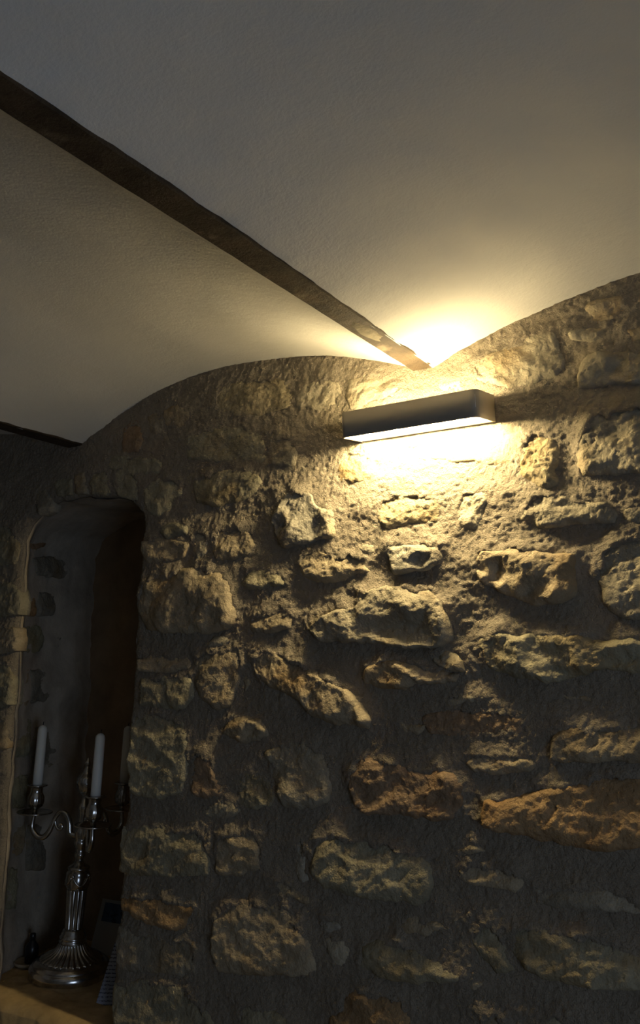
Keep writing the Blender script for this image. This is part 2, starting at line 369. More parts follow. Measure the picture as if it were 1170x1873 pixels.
# every stone traced on the photograph: outline px, height cm, tint, options
ST = [
 # upper left, under the vault
 ([(392,745),(400,715),(430,695),(470,690),(520,695),(535,715),(528,745),(480,757),(430,760)],0.7,YEL,{}),
 ([(540,722),(560,700),(600,694),(622,703),(618,745),(580,752),(545,745)],0.7,PALE,{}),
 ([(300,750),(325,738),(350,748),(348,770),(325,783),(302,775)],1.3,TAN,{}),
 ([(340,800),(365,787),(430,780),(470,783),(484,800),(486,845),(440,848),(390,845),(345,840)],1.0,OLV,{}),
 ([(488,790),(505,785),(535,800),(545,830),(540,852),(496,850),(491,820)],1.8,NEU,{'b':.005}),
 ([(352,880),(385,862),(430,857),(465,864),(476,882),(468,900),(430,918),(390,927),(358,918)],2.2,OLV,{}),
 ([(258,890),(285,872),(325,878),(335,905),(310,930),(290,945),(268,935)],1.2,OLV,{}),
 ([(497,948),(508,925),(522,900),(548,893),(570,905),(580,928),(605,930),(611,945),(612,980),(575,990),(545,1000),(515,1001),(502,978)],2.2,GREY,
   {'b':.004,'c':[(515,935,2.6),(525,965,2.6),(540,985,2.4),(530,925,1.2),(555,920,1.5),(560,965,1.3),(590,945,2.6),(598,975,2.4),(575,960,1.0),(508,960,.8)]}),
 ([(286,962),(320,952),(346,960),(340,978),(300,985)],1.8,OLV,{}),
 ([(256,990),(300,984),(345,991),(336,1020),(290,1030),(261,1026)],1.6,TAN,{}),
 ([(390,972),(430,962),(450,975),(465,995),(450,1015),(400,1030),(388,1010)],1.6,TAN,{}),
 ([(352,975),(372,968),(384,985),(380,1015),(362,1026),(350,1005)],1.3,NEU,{}),
 ([(225,782),(250,770),(262,800),(255,826),(222,828)],0.8,RED,{}),
 ([(190,837),(240,832),(290,837),(300,862),(255,872),(200,860)],0.8,OLV,{}),
 ([(270,762),(295,750),(304,785),(277,800)],0.7,DARK,{}),
 # pale masonry beside and under the lamp
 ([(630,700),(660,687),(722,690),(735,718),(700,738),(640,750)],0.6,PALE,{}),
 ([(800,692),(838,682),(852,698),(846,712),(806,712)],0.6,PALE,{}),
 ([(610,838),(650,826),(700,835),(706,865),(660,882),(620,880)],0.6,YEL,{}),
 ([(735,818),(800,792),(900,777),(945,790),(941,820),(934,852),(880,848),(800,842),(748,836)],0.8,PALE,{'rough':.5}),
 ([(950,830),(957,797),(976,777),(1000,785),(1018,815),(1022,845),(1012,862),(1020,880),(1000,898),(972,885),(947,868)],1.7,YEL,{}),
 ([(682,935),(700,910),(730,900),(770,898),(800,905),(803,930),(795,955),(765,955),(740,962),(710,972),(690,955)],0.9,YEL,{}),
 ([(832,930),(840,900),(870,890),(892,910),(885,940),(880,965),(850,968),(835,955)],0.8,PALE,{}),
 # right of the lamp
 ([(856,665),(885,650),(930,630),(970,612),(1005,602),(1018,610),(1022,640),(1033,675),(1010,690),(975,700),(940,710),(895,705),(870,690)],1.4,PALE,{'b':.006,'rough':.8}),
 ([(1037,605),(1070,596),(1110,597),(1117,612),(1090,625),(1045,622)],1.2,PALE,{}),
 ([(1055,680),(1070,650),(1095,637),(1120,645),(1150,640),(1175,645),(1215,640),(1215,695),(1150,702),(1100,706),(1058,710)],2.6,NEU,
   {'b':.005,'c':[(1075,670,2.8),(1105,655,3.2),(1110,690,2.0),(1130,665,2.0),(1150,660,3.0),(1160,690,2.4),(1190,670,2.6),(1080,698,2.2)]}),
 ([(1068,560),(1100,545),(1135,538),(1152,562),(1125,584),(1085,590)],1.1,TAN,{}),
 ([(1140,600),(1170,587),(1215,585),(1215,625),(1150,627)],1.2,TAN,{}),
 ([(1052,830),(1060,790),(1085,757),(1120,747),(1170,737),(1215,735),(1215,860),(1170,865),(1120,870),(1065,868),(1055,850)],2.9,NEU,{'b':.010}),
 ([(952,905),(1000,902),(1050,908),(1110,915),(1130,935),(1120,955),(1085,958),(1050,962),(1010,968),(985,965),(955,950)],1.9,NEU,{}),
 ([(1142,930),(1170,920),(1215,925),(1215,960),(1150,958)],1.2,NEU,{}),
 ([(865,1030),(880,1010),(905,1008),(930,995),(955,998),(1000,1010),(1050,1012),(1055,1050),(1048,1090),(1020,1105),(980,1108),(940,1095),(905,1078),(875,1065)],3.2,TAN,
   {'b':.006,'c':[(888,1022,2.6),(895,1048,2.2),(904,1020,2.4),(909,1035,.3),(906,1060,.6),(916,1015,3.0),(940,1012,3.6),(957,1030,3.9),(935,1050,2.8),(948,1068,3.6),(920,1068,2.2),(1000,1035,3.4),(1035,1028,3.6),(1020,1060,2.8),(1010,1090,3.6),(965,1085,1.4),(1040,1080,2.6)]}),
 ([(1090,1060),(1096,1012),(1130,990),(1170,985),(1215,990),(1215,1130),(1160,1135),(1112,1120)],1.9,NEU,{}),
 ([(875,1168),(900,1152),(950,1162),(985,1156),(1020,1156),(1070,1162),(1100,1175),(1150,1160),(1175,1170),(1215,1185),(1215,1235),(1150,1230),(1110,1225),(1060,1235),(1010,1250),(970,1245),(930,1235),(895,1225),(880,1200)],3.0,OLV,
   {'b':.006,'c':[(895,1180,1.6),(920,1178,2.2),(940,1172,3.4),(945,1205,3.4),(965,1230,3.4),(970,1190,1.6),(990,1175,2.8),(1015,1168,3.3),(1000,1205,1.4),(1050,1190,3.6),(1062,1218,3.4),(1020,1225,1.0),(1090,1195,2.6),(1120,1212,1.0),(1110,1185,3.2),(1150,1178,3.2),(1160,1205,1.2),(900,1210,1.0)]}),
 ([(1020,1275),(1050,1271),(1075,1274),(1096,1279),(1060,1284)],1.2,TAN,{}),
 # middle
 ([(545,1030),(555,1005),(600,1010),(645,1012),(665,1025),(672,1045),(640,1055),(612,1065),(575,1065),(548,1052)],2.0,TAN,{}),
 ([(704,993),(740,994),(775,990),(803,992),(808,1012),(802,1035),(785,1042),(755,1045),(715,1050),(708,1020)],2.4,GREY,
   {'b':.004,'c':[(725,1015,2.4),(755,1005,2.8),(765,1025,1.4),(790,1010,2.8),(790,1030,2.6),(735,1038,2.2)]}),
 ([(652,1000),(672,993),(688,1008),(682,1022),(660,1018)],1.2,NEU,{}),
 ([(748,1052),(790,1050),(782,1058),(752,1060)],1.2,NEU,{}),
 ([(563,1155),(578,1132),(612,1113),(648,1108),(652,1085),(690,1072),(742,1070),(750,1082),(785,1080),(812,1103),(826,1145),(822,1170),(800,1185),(740,1187),(690,1178),(620,1175),(580,1172)],3.4,NEU,
   {'b':.005,'c':[(700,1094,3.0),(735,1108,4.4),(668,1106,3.4),(615,1120,3.4),(660,1118,3.6),(715,1117,3.4),(745,1118,3.8),(690,1145,1.8),(730,1142,1.0),(768,1145,1.4),(590,1150,2.8),(640,1140,2.8),(615,1165,2.6),(780,1108,4.2),(770,1092,3.4),(798,1120,4.4),(785,1135,3.2),(805,1150,4.0),(805,1172,3.4),(690,1168,2.2),(745,1172,2.0)]}),
 ([(660,1235),(672,1213),(705,1203),(745,1203),(770,1218),(800,1224),(840,1234),(832,1246),(800,1252),(765,1252),(730,1262),(690,1258),(665,1250)],3.0,TAN,
   {'b':.006,'c':[(690,1215,2.6),(710,1207,3.4),(735,1228,3.6),(760,1248,3.6),(700,1235,1.8),(745,1215,2.4),(790,1240,2.8)]}),
 ([(788,1198),(805,1187),(830,1195),(845,1210),(848,1226),(820,1228),(795,1215)],3.2,NEU,{'b':.006}),
 ([(805,1282),(835,1259),(865,1265),(892,1277),(870,1285),(830,1290)],1.5,NEU,{}),
 ([(770,1315),(800,1296),(880,1293),(940,1300),(965,1320),(950,1345),(890,1347),(820,1347),(780,1338)],0.9,RED,{}),
 ([(713,1320),(725,1313),(745,1325),(780,1326),(765,1344),(735,1336)],1.4,TAN,{}),
 # left of centre, beside the niche
 ([(250,1090),(258,1062),(300,1052),(340,1036),(385,1040),(412,1060),(425,1095),(430,1130),(410,1150),(370,1160),(300,1158),(262,1150),(248,1120)],3.6,TAN,
   {'b':.014,'c':[(285,1085,3.2),(330,1070,3.9),(380,1075,4.0),(405,1105,3.4),(300,1115,3.4),(360,1112,3.6),(275,1138,1.6),(340,1140,1.5),(395,1135,2.4)]}),
 ([(437,1070),(450,1045),(480,1035),(510,1050),(517,1070),(480,1078),(445,1077)],1.9,OLV,{'rough':.6}),
 ([(452,1130),(480,1122),(525,1115),(534,1130),(528,1152),(480,1160),(455,1155)],2.0,TAN,{}),
 ([(365,1182),(405,1160),(422,1175),(395,1188)],1.2,NEU,{}),
 ([(248,1208),(290,1198),(340,1202),(345,1222),(300,1232),(252,1228)],2.0,TAN,{}),
 ([(252,1240),(300,1235),(345,1232),(352,1275),(330,1300),(290,1296),(256,1288)],2.2,OLV,{}),
 ([(350,1202),(380,1192),(430,1188),(440,1205),(435,1250),(418,1290),(395,1298),(372,1285),(356,1262)],2.3,TAN,{}),
 ([(446,1205),(455,1200),(452,1250),(446,1266)],1.2,TAN,{}),
 ([(464,1200),(475,1190),(500,1192),(530,1210),(560,1212),(590,1235),(640,1265),(665,1295),(678,1325),(672,1332),(640,1325),(595,1325),(560,1300),(530,1275),(490,1258),(467,1240),(460,1220)],3.2,TAN,{'b':.009,'s':-0.9,'c':[(485,1205,1.7),(540,1222,2.2),(600,1248,2.5),(645,1282,2.7),(495,1245,2.9),(550,1278,3.3),(600,1308,3.6),(655,1318,3.1),(570,1262,2.7)]}),
 ([(405,1340),(415,1318),(440,1308),(475,1315),(492,1335),(485,1352),(450,1360),(420,1352)],1.7,TAN,
   {'b':.006,'c':[(420,1332,2.2),(445,1318,2.2),(472,1328,2.2),(455,1340,.7),(470,1348,1.6),(430,1348,2.0)]}),
 ([(238,1308),(290,1302),(330,1318),(345,1345),(345,1400),(332,1450),(290,1462),(240,1455),(232,1420),(232,1370)],2.2,OLV,{}),
 ([(350,1385),(368,1372),(388,1390),(400,1430),(408,1455),(372,1462),(350,1450)],1.9,RED,{}),
 ([(482,1375),(510,1362),(555,1352),(580,1365),(595,1390),(605,1430),(600,1465),(570,1480),(520,1478),(506,1450),(492,1410)],2.2,NEU,{}),
 ([(430,1440),(450,1412),(485,1418),(500,1450),(495,1475),(450,1480),(435,1465)],1.1,OLV,{}),
 ([(365,1490),(395,1466),(430,1462),(440,1485),(410,1500)],1.0,NEU,{}),
 ([(222,1515),(260,1508),(330,1515),(380,1530),(384,1570),(380,1602),(320,1605),(240,1603),(218,1590)],1.9,OLV,{}),
 ([(392,1540),(410,1522),(450,1520),(478,1535),(482,1565),(470,1590),(430,1605),(395,1600)],1.9,TAN,{}),
 ([(219,1645),(235,1636),(260,1640),(290,1637),(330,1650),(360,1660),(345,1675),(335,1700),(318,1704),(280,1698),(255,1685),(225,1665)],2.2,ORG,{}),
 ([(216,1695),(260,1704),(310,1714),(345,1714),(360,1735),(358,1785),(330,1788),(270,1780),(220,1775),(212,1740)],1.3,DARK,{}),
 ([(208,1797),(260,1792),(330,1802),(380,1845),(395,1875),(380,1910),(220,1910),(205,1850)],2.1,OLV,{}),
 ([(382,1740),(390,1690),(405,1660),(440,1642),(475,1648),(515,1660),(540,1690),(562,1720),(572,1755),(570,1780),(545,1790),(500,1785),(450,1788),(400,1780)],2.5,TAN,{}),
 ([(435,1832),(470,1838),(520,1860),(540,1910),(440,1910)],1.6,OLV,{}),
 ([(586,1682),(598,1674),(620,1680),(628,1702),(605,1708),(587,1710)],1.5,GREY,{'rough':.4}),
 ([(590,1716),(628,1714),(640,1740),(632,1765),(610,1770),(600,1745)],1.6,NEU,{}),
 ([(567,1560),(575,1535),(610,1526),(650,1530),(700,1540),(745,1555),(780,1580),(790,1600),(785,1640),(760,1655),(700,1650),(640,1640),(590,1625),(567,1600)],2.9,OLV,{'b':.012}),
 ([(535,1540),(555,1530),(560,1570),(562,1610),(545,1612),(538,1580)],1.2,GREY,{}),
 ([(482,1622),(500,1606),(540,1622),(572,1650),(560,1656),(520,1638)],1.2,TAN,{}),
 ([(655,1740),(670,1722),(715,1718),(755,1740),(800,1765),(840,1785),(835,1800),(790,1800),(735,1802),(690,1790),(655,1770)],2.3,OLV,{}),
 ([(718,1685),(745,1677),(785,1685),(818,1699),(800,1706),(770,1714),(740,1708)],1.7,TAN,{}),
 ([(600,1860),(625,1825),(650,1810),(690,1814),(725,1827),(745,1860),(740,1910),(600,1910)],2.3,ORG,{}),
 # lower right
 ([(637,1440),(640,1400),(655,1378),(690,1388),(720,1392),(760,1410),(800,1405),(830,1415),(845,1440),(842,1480),(820,1500),(770,1500),(720,1495),(670,1490),(645,1470)],2.8,RED,{}),
 ([(848,1395),(870,1382),(920,1382),(965,1385),(985,1395),(965,1412),(910,1418),(865,1412)],2.2,TAN,{}),
 ([(1002,1375),(1010,1340),(1035,1322),(1080,1330),(1120,1325),(1170,1318),(1215,1322),(1215,1390),(1150,1395),(1090,1395),(1050,1398),(1010,1392)],2.7,TAN,{'b':.006}),
 ([(878,1490),(885,1465),(930,1455),(970,1450),(1000,1440),(1060,1425),(1110,1412),(1170,1412),(1215,1420),(1220,1530),(1170,1552),(1110,1560),(1060,1555),(1000,1540),(950,1530),(900,1520),(880,1510)],3.2,ORG,{}),
 ([(836,1558),(855,1540),(870,1538),(888,1558),(860,1564)],1.6,TAN,{}),
 ([(840,1590),(855,1577),(900,1578),(950,1590),(962,1612),(940,1632),(900,1625),(860,1622),(838,1610)],1.9,TAN,{}),
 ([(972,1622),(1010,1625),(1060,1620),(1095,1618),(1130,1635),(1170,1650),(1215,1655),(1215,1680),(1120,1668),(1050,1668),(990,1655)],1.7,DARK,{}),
 ([(940,1688),(1000,1695),(1050,1705),(1075,1703),(1110,1720),(1150,1738),(1215,1750),(1215,1810),(1150,1815),(1080,1810),(1020,1800),(965,1780),(938,1750),(932,1710)],2.5,OLV,{}),
 ([(850,1700),(880,1690),(916,1700),(922,1750),(940,1778),(905,1778),(870,1745)],1.5,OLV,{}),
 ([(846,1802),(865,1792),(885,1802),(862,1815)],1.2,TAN,{}),
 ([(875,1872),(900,1845),(920,1860),(925,1905),(880,1905)],1.6,TAN,{}),
 ([(990,1860),(1040,1860),(1100,1868),(1150,1875),(1150,1915),(1000,1915)],1.6,OLV,{}),
 # over and left of the niche
 ([(60,905),(82,894),(94,914),(88,936),(70,942)],1.0,DARK,{}),
 ([(98,882),(110,868),(130,872),(132,903),(106,908)],1.0,OLV,{}),
 ([(137,870),(155,862),(160,903),(139,903)],0.9,NEU,{}),
 ([(165,863),(195,857),(200,904),(168,903)],0.9,OLV,{}),
 ([(206,857),(238,852),(252,880),(248,914),(214,906)],1.0,OLV,{}),
 ([(-30,955),(20,962),(34,1000),(26,1030),(-30,1035)],1.4,OLV,{}),
 ([(-30,1060),(18,1065),(34,1085),(33,1125),(-30,1130)],1.6,OLV,{}),
 ([(-32,1150),(8,1143),(26,1150),(27,1192),(-32,1195)],1.6,TAN,{}),
 ([(-32,1215),(12,1212),(21,1240),(18,1290),(-32,1295)],1.6,OLV,{}),
 ([(-40,1320),(8,1315),(11,1370),(-40,1375)],1.5,TAN,{}),
 ([(-30,880),(2,890),(8,912),(0,932),(-30,935)],1.2,DARK,{}),
]

# opening of the niche on the wall plane (x, z)
NX0, NX1, NZ = -1.80, -1.385, 0.862
NICHE = [(NX0, NZ), (-1.802, 1.2), (-1.800, 1.6), (-1.800, 1.93), (-1.775, 1.968), (-1.72, 2.003), (-1.66, 2.018), (-1.56, 2.014),
         (-1.46, 2.000), (-1.405, 1.983), (-1.370, 1.955), (-1.362, 1.92), (-1.372, 1.85), (-1.378, 1.6), (-1.382, 1.3), (-1.388, 1.0), (NX1, NZ)]

_n = []
for _i in range(len(NICHE) - 1):
    _a, _b = np.array(NICHE[_i]), np.array(NICHE[_i + 1]); _k = max(1, int(np.hypot(*(_b - _a)) / 0.018))
    for _j in range(_k): _n.append(_a + (_b - _a) * _j / _k)
_n.append(np.array(NICHE[-1])); _n = np.array(_n)
_w = np.clip((_n[:, 1] - NZ) / 0.03, 0, 1) * np.where(_n[:, 0] < -1.5, 1.0, 0.5)
_n[:, 0] += 0.009 * _w * fbm(_n[:, 0] * 9, _n[:, 1] * 11, 81, 3); _n[:, 1] += 0.007 * _w * fbm(_n[:, 0] * 14, _n[:, 1] * 14, 83, 3)
NICHE = [tuple(p) for p in _n]

wall_back = bpy.data.objects.new('wall_back', bpy.data.meshes.new('wall_back')); COL.objects.link(wall_back)
tag(wall_back, 'rubble stone wall with wide rough mortar joints behind the wall lamp', 'wall', kind='structure')

for poly, hcm, tint, opt in ST:
    h = hcm / 100.0 * 0.66
    Y = -0.5 * h
    P = [tuple(on_y(px, py, Y)[[0, 2]]) for px, py in poly]
    ctrl = []
    for (px, py, hc) in opt.get('c', ()):
        q = on_y(px, py, -hc * 0.0076); ctrl.append((q[0], q[2], hc * 0.0076))
    j = rng.uniform(0.94, 1.06)
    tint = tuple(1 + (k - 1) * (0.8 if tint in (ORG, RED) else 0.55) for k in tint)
    near = max(p[0] for p in poly) < 460 or min(p[1] for p in poly) > 1500
    build_stone(P, h, wall_back, tuple(k * j for k in tint), ctrl, opt.get('b', 0.009), opt.get('rough', 1.0), 0.0038 if near else 0.0030,
                strata=opt.get('s'), flat=sum(p[1] for p in poly) / len(poly) < 775)

# more of the same wall beyond the edges of the photograph
def fill_courses(x0, x1, z0, z1):
    z = z0; r = random.Random(5)
    while z < z1:
        hh = r.uniform(0.09, 0.15); x = x0 + r.uniform(-0.1, 0)
        while x < x1:
            ww = r.uniform(0.11, 0.26)
            c = (x + ww / 2, 0, z + hh / 2)
            px, py = project(c)
            quad = [(x + 0.018, z + 0.015), (x + ww / 2, z + 0.012), (x + ww - 0.018, z + 0.018), (x + ww - 0.012, z + hh / 2), (x + ww - 0.02, z + hh - 0.018),
                    (x + ww / 2, z + hh - 0.01), (x + 0.02, z + hh - 0.016), (x + 0.012, z + hh / 2)]
            quad = [(a + r.uniform(-.01, .01), b + r.uniform(-.01, .01)) for a, b in quad]
            lim = [project((a, 0, b)) for a, b in quad]
            hit = any(-50 < u < W + 60 and -20 < v < H + 55 for u, v in lim)
            inn = any(NX0 - 0.03 < a < NX1 + 0.03 and b > NZ - 0.09 for a, b in quad)
            if not hit and not inn:
                build_stone(quad, r.uniform(0.012, 0.03), wall_back, [TAN, OLV, NEU, GREY, YEL][r.randrange(5)], (), 0.01, 1.0, 0.008)
            x += ww
        z += hh
fill_courses(-0.35, 0.75, 0.35, 2.10)
fill_courses(-2.45, -0.30, 0.45, 1.05)
fill_courses(-2.50, -2.10, 1.05, 2.10)

def nonuniform(lo, d0, d1, hi, fine, coarse):
    a = np.arange(lo, d0, coarse); b = np.arange(d0, d1, fine); c = np.arange(d1, hi + coarse, coarse)
    return np.concatenate([a, b, c])
gx = nonuniform(-2.62, -2.16, -0.18, 1.34, 0.0031, 0.02)
gz = nonuniform(-0.02, 0.78, 2.268, 2.40, 0.0031, 0.02)
GX, GZ = np.meshgrid(gx, gz)
hm = 0.0028 * fbm(GX * 7, GZ * 8, 21, 3) + 0.0014 * fbm(GX * 38, GZ * 44, 25, 3) + 0.0013 * fbm(GX * 120, GZ * 130, 29, 2) \
     + 0.0024 * np.clip(perlin(GX * 170, GZ * 170, 35), -0.2, 1)
# trowelled ridges
hm += 0.0010 * ridged(GX * 9 + 0.6 * GZ * 9, GZ * 26, 41, 2)
fillet = np.zeros(GX.shape); under = np.zeros(GX.shape, bool); inst = np.zeros(GX.shape, bool)
for out, h in STONE_POLYS:
    lo = out.min(0) - 0.045; hi = out.max(0) + 0.045
    i0, i1 = np.searchsorted(gx, [lo[0], hi[0]]); k0, k1 = np.searchsorted(gz, [lo[1], hi[1]])
    if i1 <= i0 or k1 <= k0: continue
    sl = (slice(k0, k1), slice(i0, i1))
    sx, sz = GX[sl], GZ[sl]
    dd, _, _ = nearest_on_poly(sx, sz, out)
    ins = inside_poly(sx, sz, out)
    cur = hm[sl]
    above = 1 / (1 + np.exp(-(sz - out[:, 1].mean()) / (0.12 * np.ptp(out[:, 1]) + 0.004)))
    ln = (0.30 + 0.70 * above) * np.clip(0.50 + 0.40 * fbm(sx * 16, sz * 16, 71, 3), 0.05, 0.95)
    fillet[sl] = np.maximum(fillet[sl], h * ln * np.exp(-np.where(ins, 0, dd) / 0.020))
    under[sl] |= ins & (dd > 0.0110 + 0.0060 * fbm(sx * 40, sz * 40, 73, 2))
    inst[sl] |= ins
hm = np.where(under, -0.014, hm + fillet)
# the niche opening
ni = inside_poly(GX, GZ, NICHE)
nd, nbx, nbz = nearest_on_poly(GX, GZ, np.array(NICHE))
MX = np.where(ni, nbx, GX); MZ = np.where(ni, nbz, GZ)
rim = np.exp(-nd / 0.012)
MY = -(hm + macro(GX, GZ)) + np.where(ni, 0, 0.010 * rim)
MY = np.where(ni, 0.020, MY)
keep = ~(ni[:-1, :-1] & ni[:-1, 1:] & ni[1:, 1:] & ni[1:, :-1])
idx = np.arange(GX.size).reshape(GX.shape)
a, b = np.nonzero(keep)
Q = np.stack([idx[a, b], idx[a, b + 1], idx[a + 1, b + 1], idx[a + 1, b]], 1)
tmp = np_mesh('mortar_tmp', np.stack([MX, MY, MZ], -1).reshape(-1, 3), Q, M_MORTAR)
wall_back.data = tmp.data; wall_back.data.name = 'wall_back'
bpy.data.objects.remove(tmp)

# niche lining: jambs and arched soffit, splayed on the left
ND = 0.35
def splay(x, y):
    if x < -1.6:
        k = min(1, max(0, (-1.6 - x) / 0.2))
        return x - k * np.interp(y, [0, 0.02, 0.06, 0.14, 0.35], [0, 0.0, 0.05, 0.09, 0.13])
    return x
prof = []
P = [np.array(p) for p in NICHE]
for i in range(len(P) - 1):
    L = np.hypot(*(P[i + 1] - P[i])); k = max(1, int(L / 0.012))
    for j in range(k): prof.append(P[i] + (P[i + 1] - P[i]) * j / k)
prof.append(P[-1])
ys = np.concatenate([np.linspace(0.014, 0.06, 7), np.linspace(0.075, ND + 0.01, 20)])
V = []; cxn, czn = -1.6, 1.5
for y in ys:
    for (x, z) in prof:
        n = 0.006 * float(fbm(np.array(z * 12 + x * 9), np.array(y * 14), 51, 3))
        xx = splay(x, y)
        s = 1 if x < cxn else -1
        V.append((xx + s * (0.001 + (1.6 if s > 0 else 1.0) * abs(n) * min(1, max(0, 0.25 + y * 20))) * (z < 1.95), y, z - (0.002 + 0.5 * abs(n)) * (z >= 1.95) + (0.02 * y / ND) * (z >= 1.95)))
n = len(prof); Fc = []
for i in range(len(ys) - 1):
    for k in range(n - 1): Fc.append((i * n + k, i * n + k + 1, (i + 1) * n + k + 1, (i + 1) * n + k))
mesh_obj('niche_lining', V, Fc, M_NICHE, wall_back)
box('wall_core', (-2.7, 0.40, 0), (1.4, 0.5, 2.6), M_WALL, wall_back)
box('niche_back', (-1.97, ND, 0.84), (-1.33, ND + 0.02, 2.08), M_NICHEBACK, wall_back)
# sill slab with an irregular front edge
sx = np.linspace(-1.97, -1.372, 120); sy = np.linspace(0, 1, 84)
SX, SY = np.meshgrid(sx, sy)
front = -0.038 + 0.010 * fbm(SX * 9, SX * 0 + 1.3, 61, 3)
front = np.where(SX < -1.81, np.maximum(front, 0.012), front)
YY = front + (ND - front) * SY ** 1.3
ZZ = 0.875 + 0.004 * fbm(SX * 14, YY * 14, 63, 4) * np.clip((YY - front) * 12, 0.3, 1) - 0.020 * np.exp(-(YY - front) / 0.012)
rows = [np.stack([SX, YY, ZZ], -1)]
low = np.stack([sx, front[0] + 0.004 + 0.004 * perlin(sx * 40, sx * 0), np.full(sx.shape, 0.80)], -1)[None]
G = np.concatenate([low, rows[0]], 0)
idx = np.arange(G.shape[0] * G.shape[1]).reshape(G.shape[:2])
Q = np.stack([idx[:-1, :-1], idx[:-1, 1:], idx[1:, 1:], idx[1:, :-1]], -1).reshape(-1, 4)
np_mesh('sill_stone', G.reshape(-1, 3), Q, M_SILL, wall_back)
# stones showing in the left jamb
jd = np.array([-0.09, 0.26, 0]); jd /= np.linalg.norm(jd); jn = np.array([jd[1], -jd[0], 0])
JO = np.array([-1.853, 0.06, 0.0])
def on_jamb(px, py):
    d = ray(px, py); t = ((JO - CAM) @ jn) / (d @ jn); p = CAM + d * t - JO
    return (p @ jd, p[2])
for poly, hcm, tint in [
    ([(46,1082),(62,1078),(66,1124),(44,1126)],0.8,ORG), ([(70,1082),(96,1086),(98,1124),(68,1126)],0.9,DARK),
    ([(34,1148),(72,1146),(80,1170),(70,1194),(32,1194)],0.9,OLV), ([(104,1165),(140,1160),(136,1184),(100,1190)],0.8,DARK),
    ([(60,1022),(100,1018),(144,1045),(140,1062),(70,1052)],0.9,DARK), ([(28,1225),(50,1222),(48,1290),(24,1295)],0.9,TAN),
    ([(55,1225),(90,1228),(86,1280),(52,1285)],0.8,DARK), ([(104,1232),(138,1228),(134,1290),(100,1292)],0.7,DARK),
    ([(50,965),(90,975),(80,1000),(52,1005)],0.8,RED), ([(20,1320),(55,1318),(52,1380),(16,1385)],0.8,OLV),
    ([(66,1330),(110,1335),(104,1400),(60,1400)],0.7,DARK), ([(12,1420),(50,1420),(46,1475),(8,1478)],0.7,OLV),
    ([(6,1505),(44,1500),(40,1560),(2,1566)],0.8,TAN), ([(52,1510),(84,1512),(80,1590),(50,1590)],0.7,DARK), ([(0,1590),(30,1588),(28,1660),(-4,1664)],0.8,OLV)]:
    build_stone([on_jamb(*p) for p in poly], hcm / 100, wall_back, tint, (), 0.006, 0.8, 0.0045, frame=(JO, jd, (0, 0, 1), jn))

# ------------------------------------------------------------------ vaulted ceiling, beams, rest of the room
SPR = 2.149
ceiling = empty('ceiling', (0, 0, SPR)); tag(ceiling, 'off-white plastered shallow barrel vaults between beams', 'ceiling', kind='structure')
YB = -3.45
def vault(x0, x1, rise, seed):
    xs = np.linspace(0, 1, 70); ysv = np.concatenate([np.linspace(0.05, -1.6, 150), np.linspace(-1.65, YB - 0.02, 40)])
    half = (x1 - x0) / 2; R = (half * half + rise * rise) / (2 * rise)
    XX, YV = np.meshgrid(x0 + (x1 - x0) * xs, ysv)
    c = (x0 + x1) / 2
    Zv = SPR + rise - R + np.sqrt(R * R - (XX - c) ** 2)
    edge = np.exp(-np.minimum(XX - x0, x1 - XX) / 0.03)
    Zv = Zv + 0.004 * fbm(XX * 3, YV * 2.2, seed, 3) + 0.0022 * edge * fbm(XX * 30, YV * 22, seed + 5, 3)
    idx = np.arange(XX.size).reshape(XX.shape)
    Q = np.stack([idx[:-1, :-1], idx[:-1, 1:], idx[1:, 1:], idx[1:, :-1]], -1).reshape(-1, 4)
    o = np_mesh('vault', np.stack([XX, YV, Zv - SPR], -1).reshape(-1, 3), Q, M_PLASTER, ceiling)
    return o
for x0, x1, rise, sd in ((-2.62, -1.637, 0.10, 3), (-1.588, -0.669, 0.102, 7), (-0.624, 0.292, 0.080, 11), (0.340, 1.32, 0.09, 15)):
    vault(x0 - 0.004, x1 + 0.004, rise, sd)
def beam(x0, x1, label, seed):
    nY = 260; yv = np.linspace(0.03, YB, nY); V = []; Fc = []
    e0 = 0.0007 * fbm(yv * 18, yv * 0, seed, 4); e1 = 0.0007 * fbm(yv * 18, yv * 0 + 7, seed, 4)
    zb = 0.0004 * fbm(yv * 12, yv * 0 + 3, seed, 3)
    sec = [(0, 0.05), (0, -0.004), (0.004, -0.009), (0.5, -0.010), (-0.004, -0.009), (1, -0.004), (1, 0.05)]
    for i, y in enumerate(yv):
        w0, w1 = x0 + e0[i], x1 + e1[i]
        for (k, dz) in [(w0, .05), (w0, -.001), (w0 + .002, -.003), ((w0 + w1) / 2, -.0035), (w1 - .002, -.003), (w1, -.001), (w1, .05)]:
            V.append((k, y, SPR + dz + zb[i] * (dz < 0)))
    for i in range(nY - 1):
        for k in range(6): Fc.append((i * 7 + k, i * 7 + k + 1, (i + 1) * 7 + k + 1, (i + 1) * 7 + k))
    return tag(mesh_obj('ceiling_beam', V, Fc, M_BEAM, smooth=False), label, 'beam', 'beams between the vaults')
b_main = beam(-0.6695, -0.6235, 'dark brown ceiling beam running from above the lamp between two vaults', 1)
beam(-1.638, -1.587, 'dark ceiling beam ending in the wall above the arched niche', 2)
beam(0.291, 0.341, 'dark ceiling beam on the far side of the vault right of the lamp', 3)

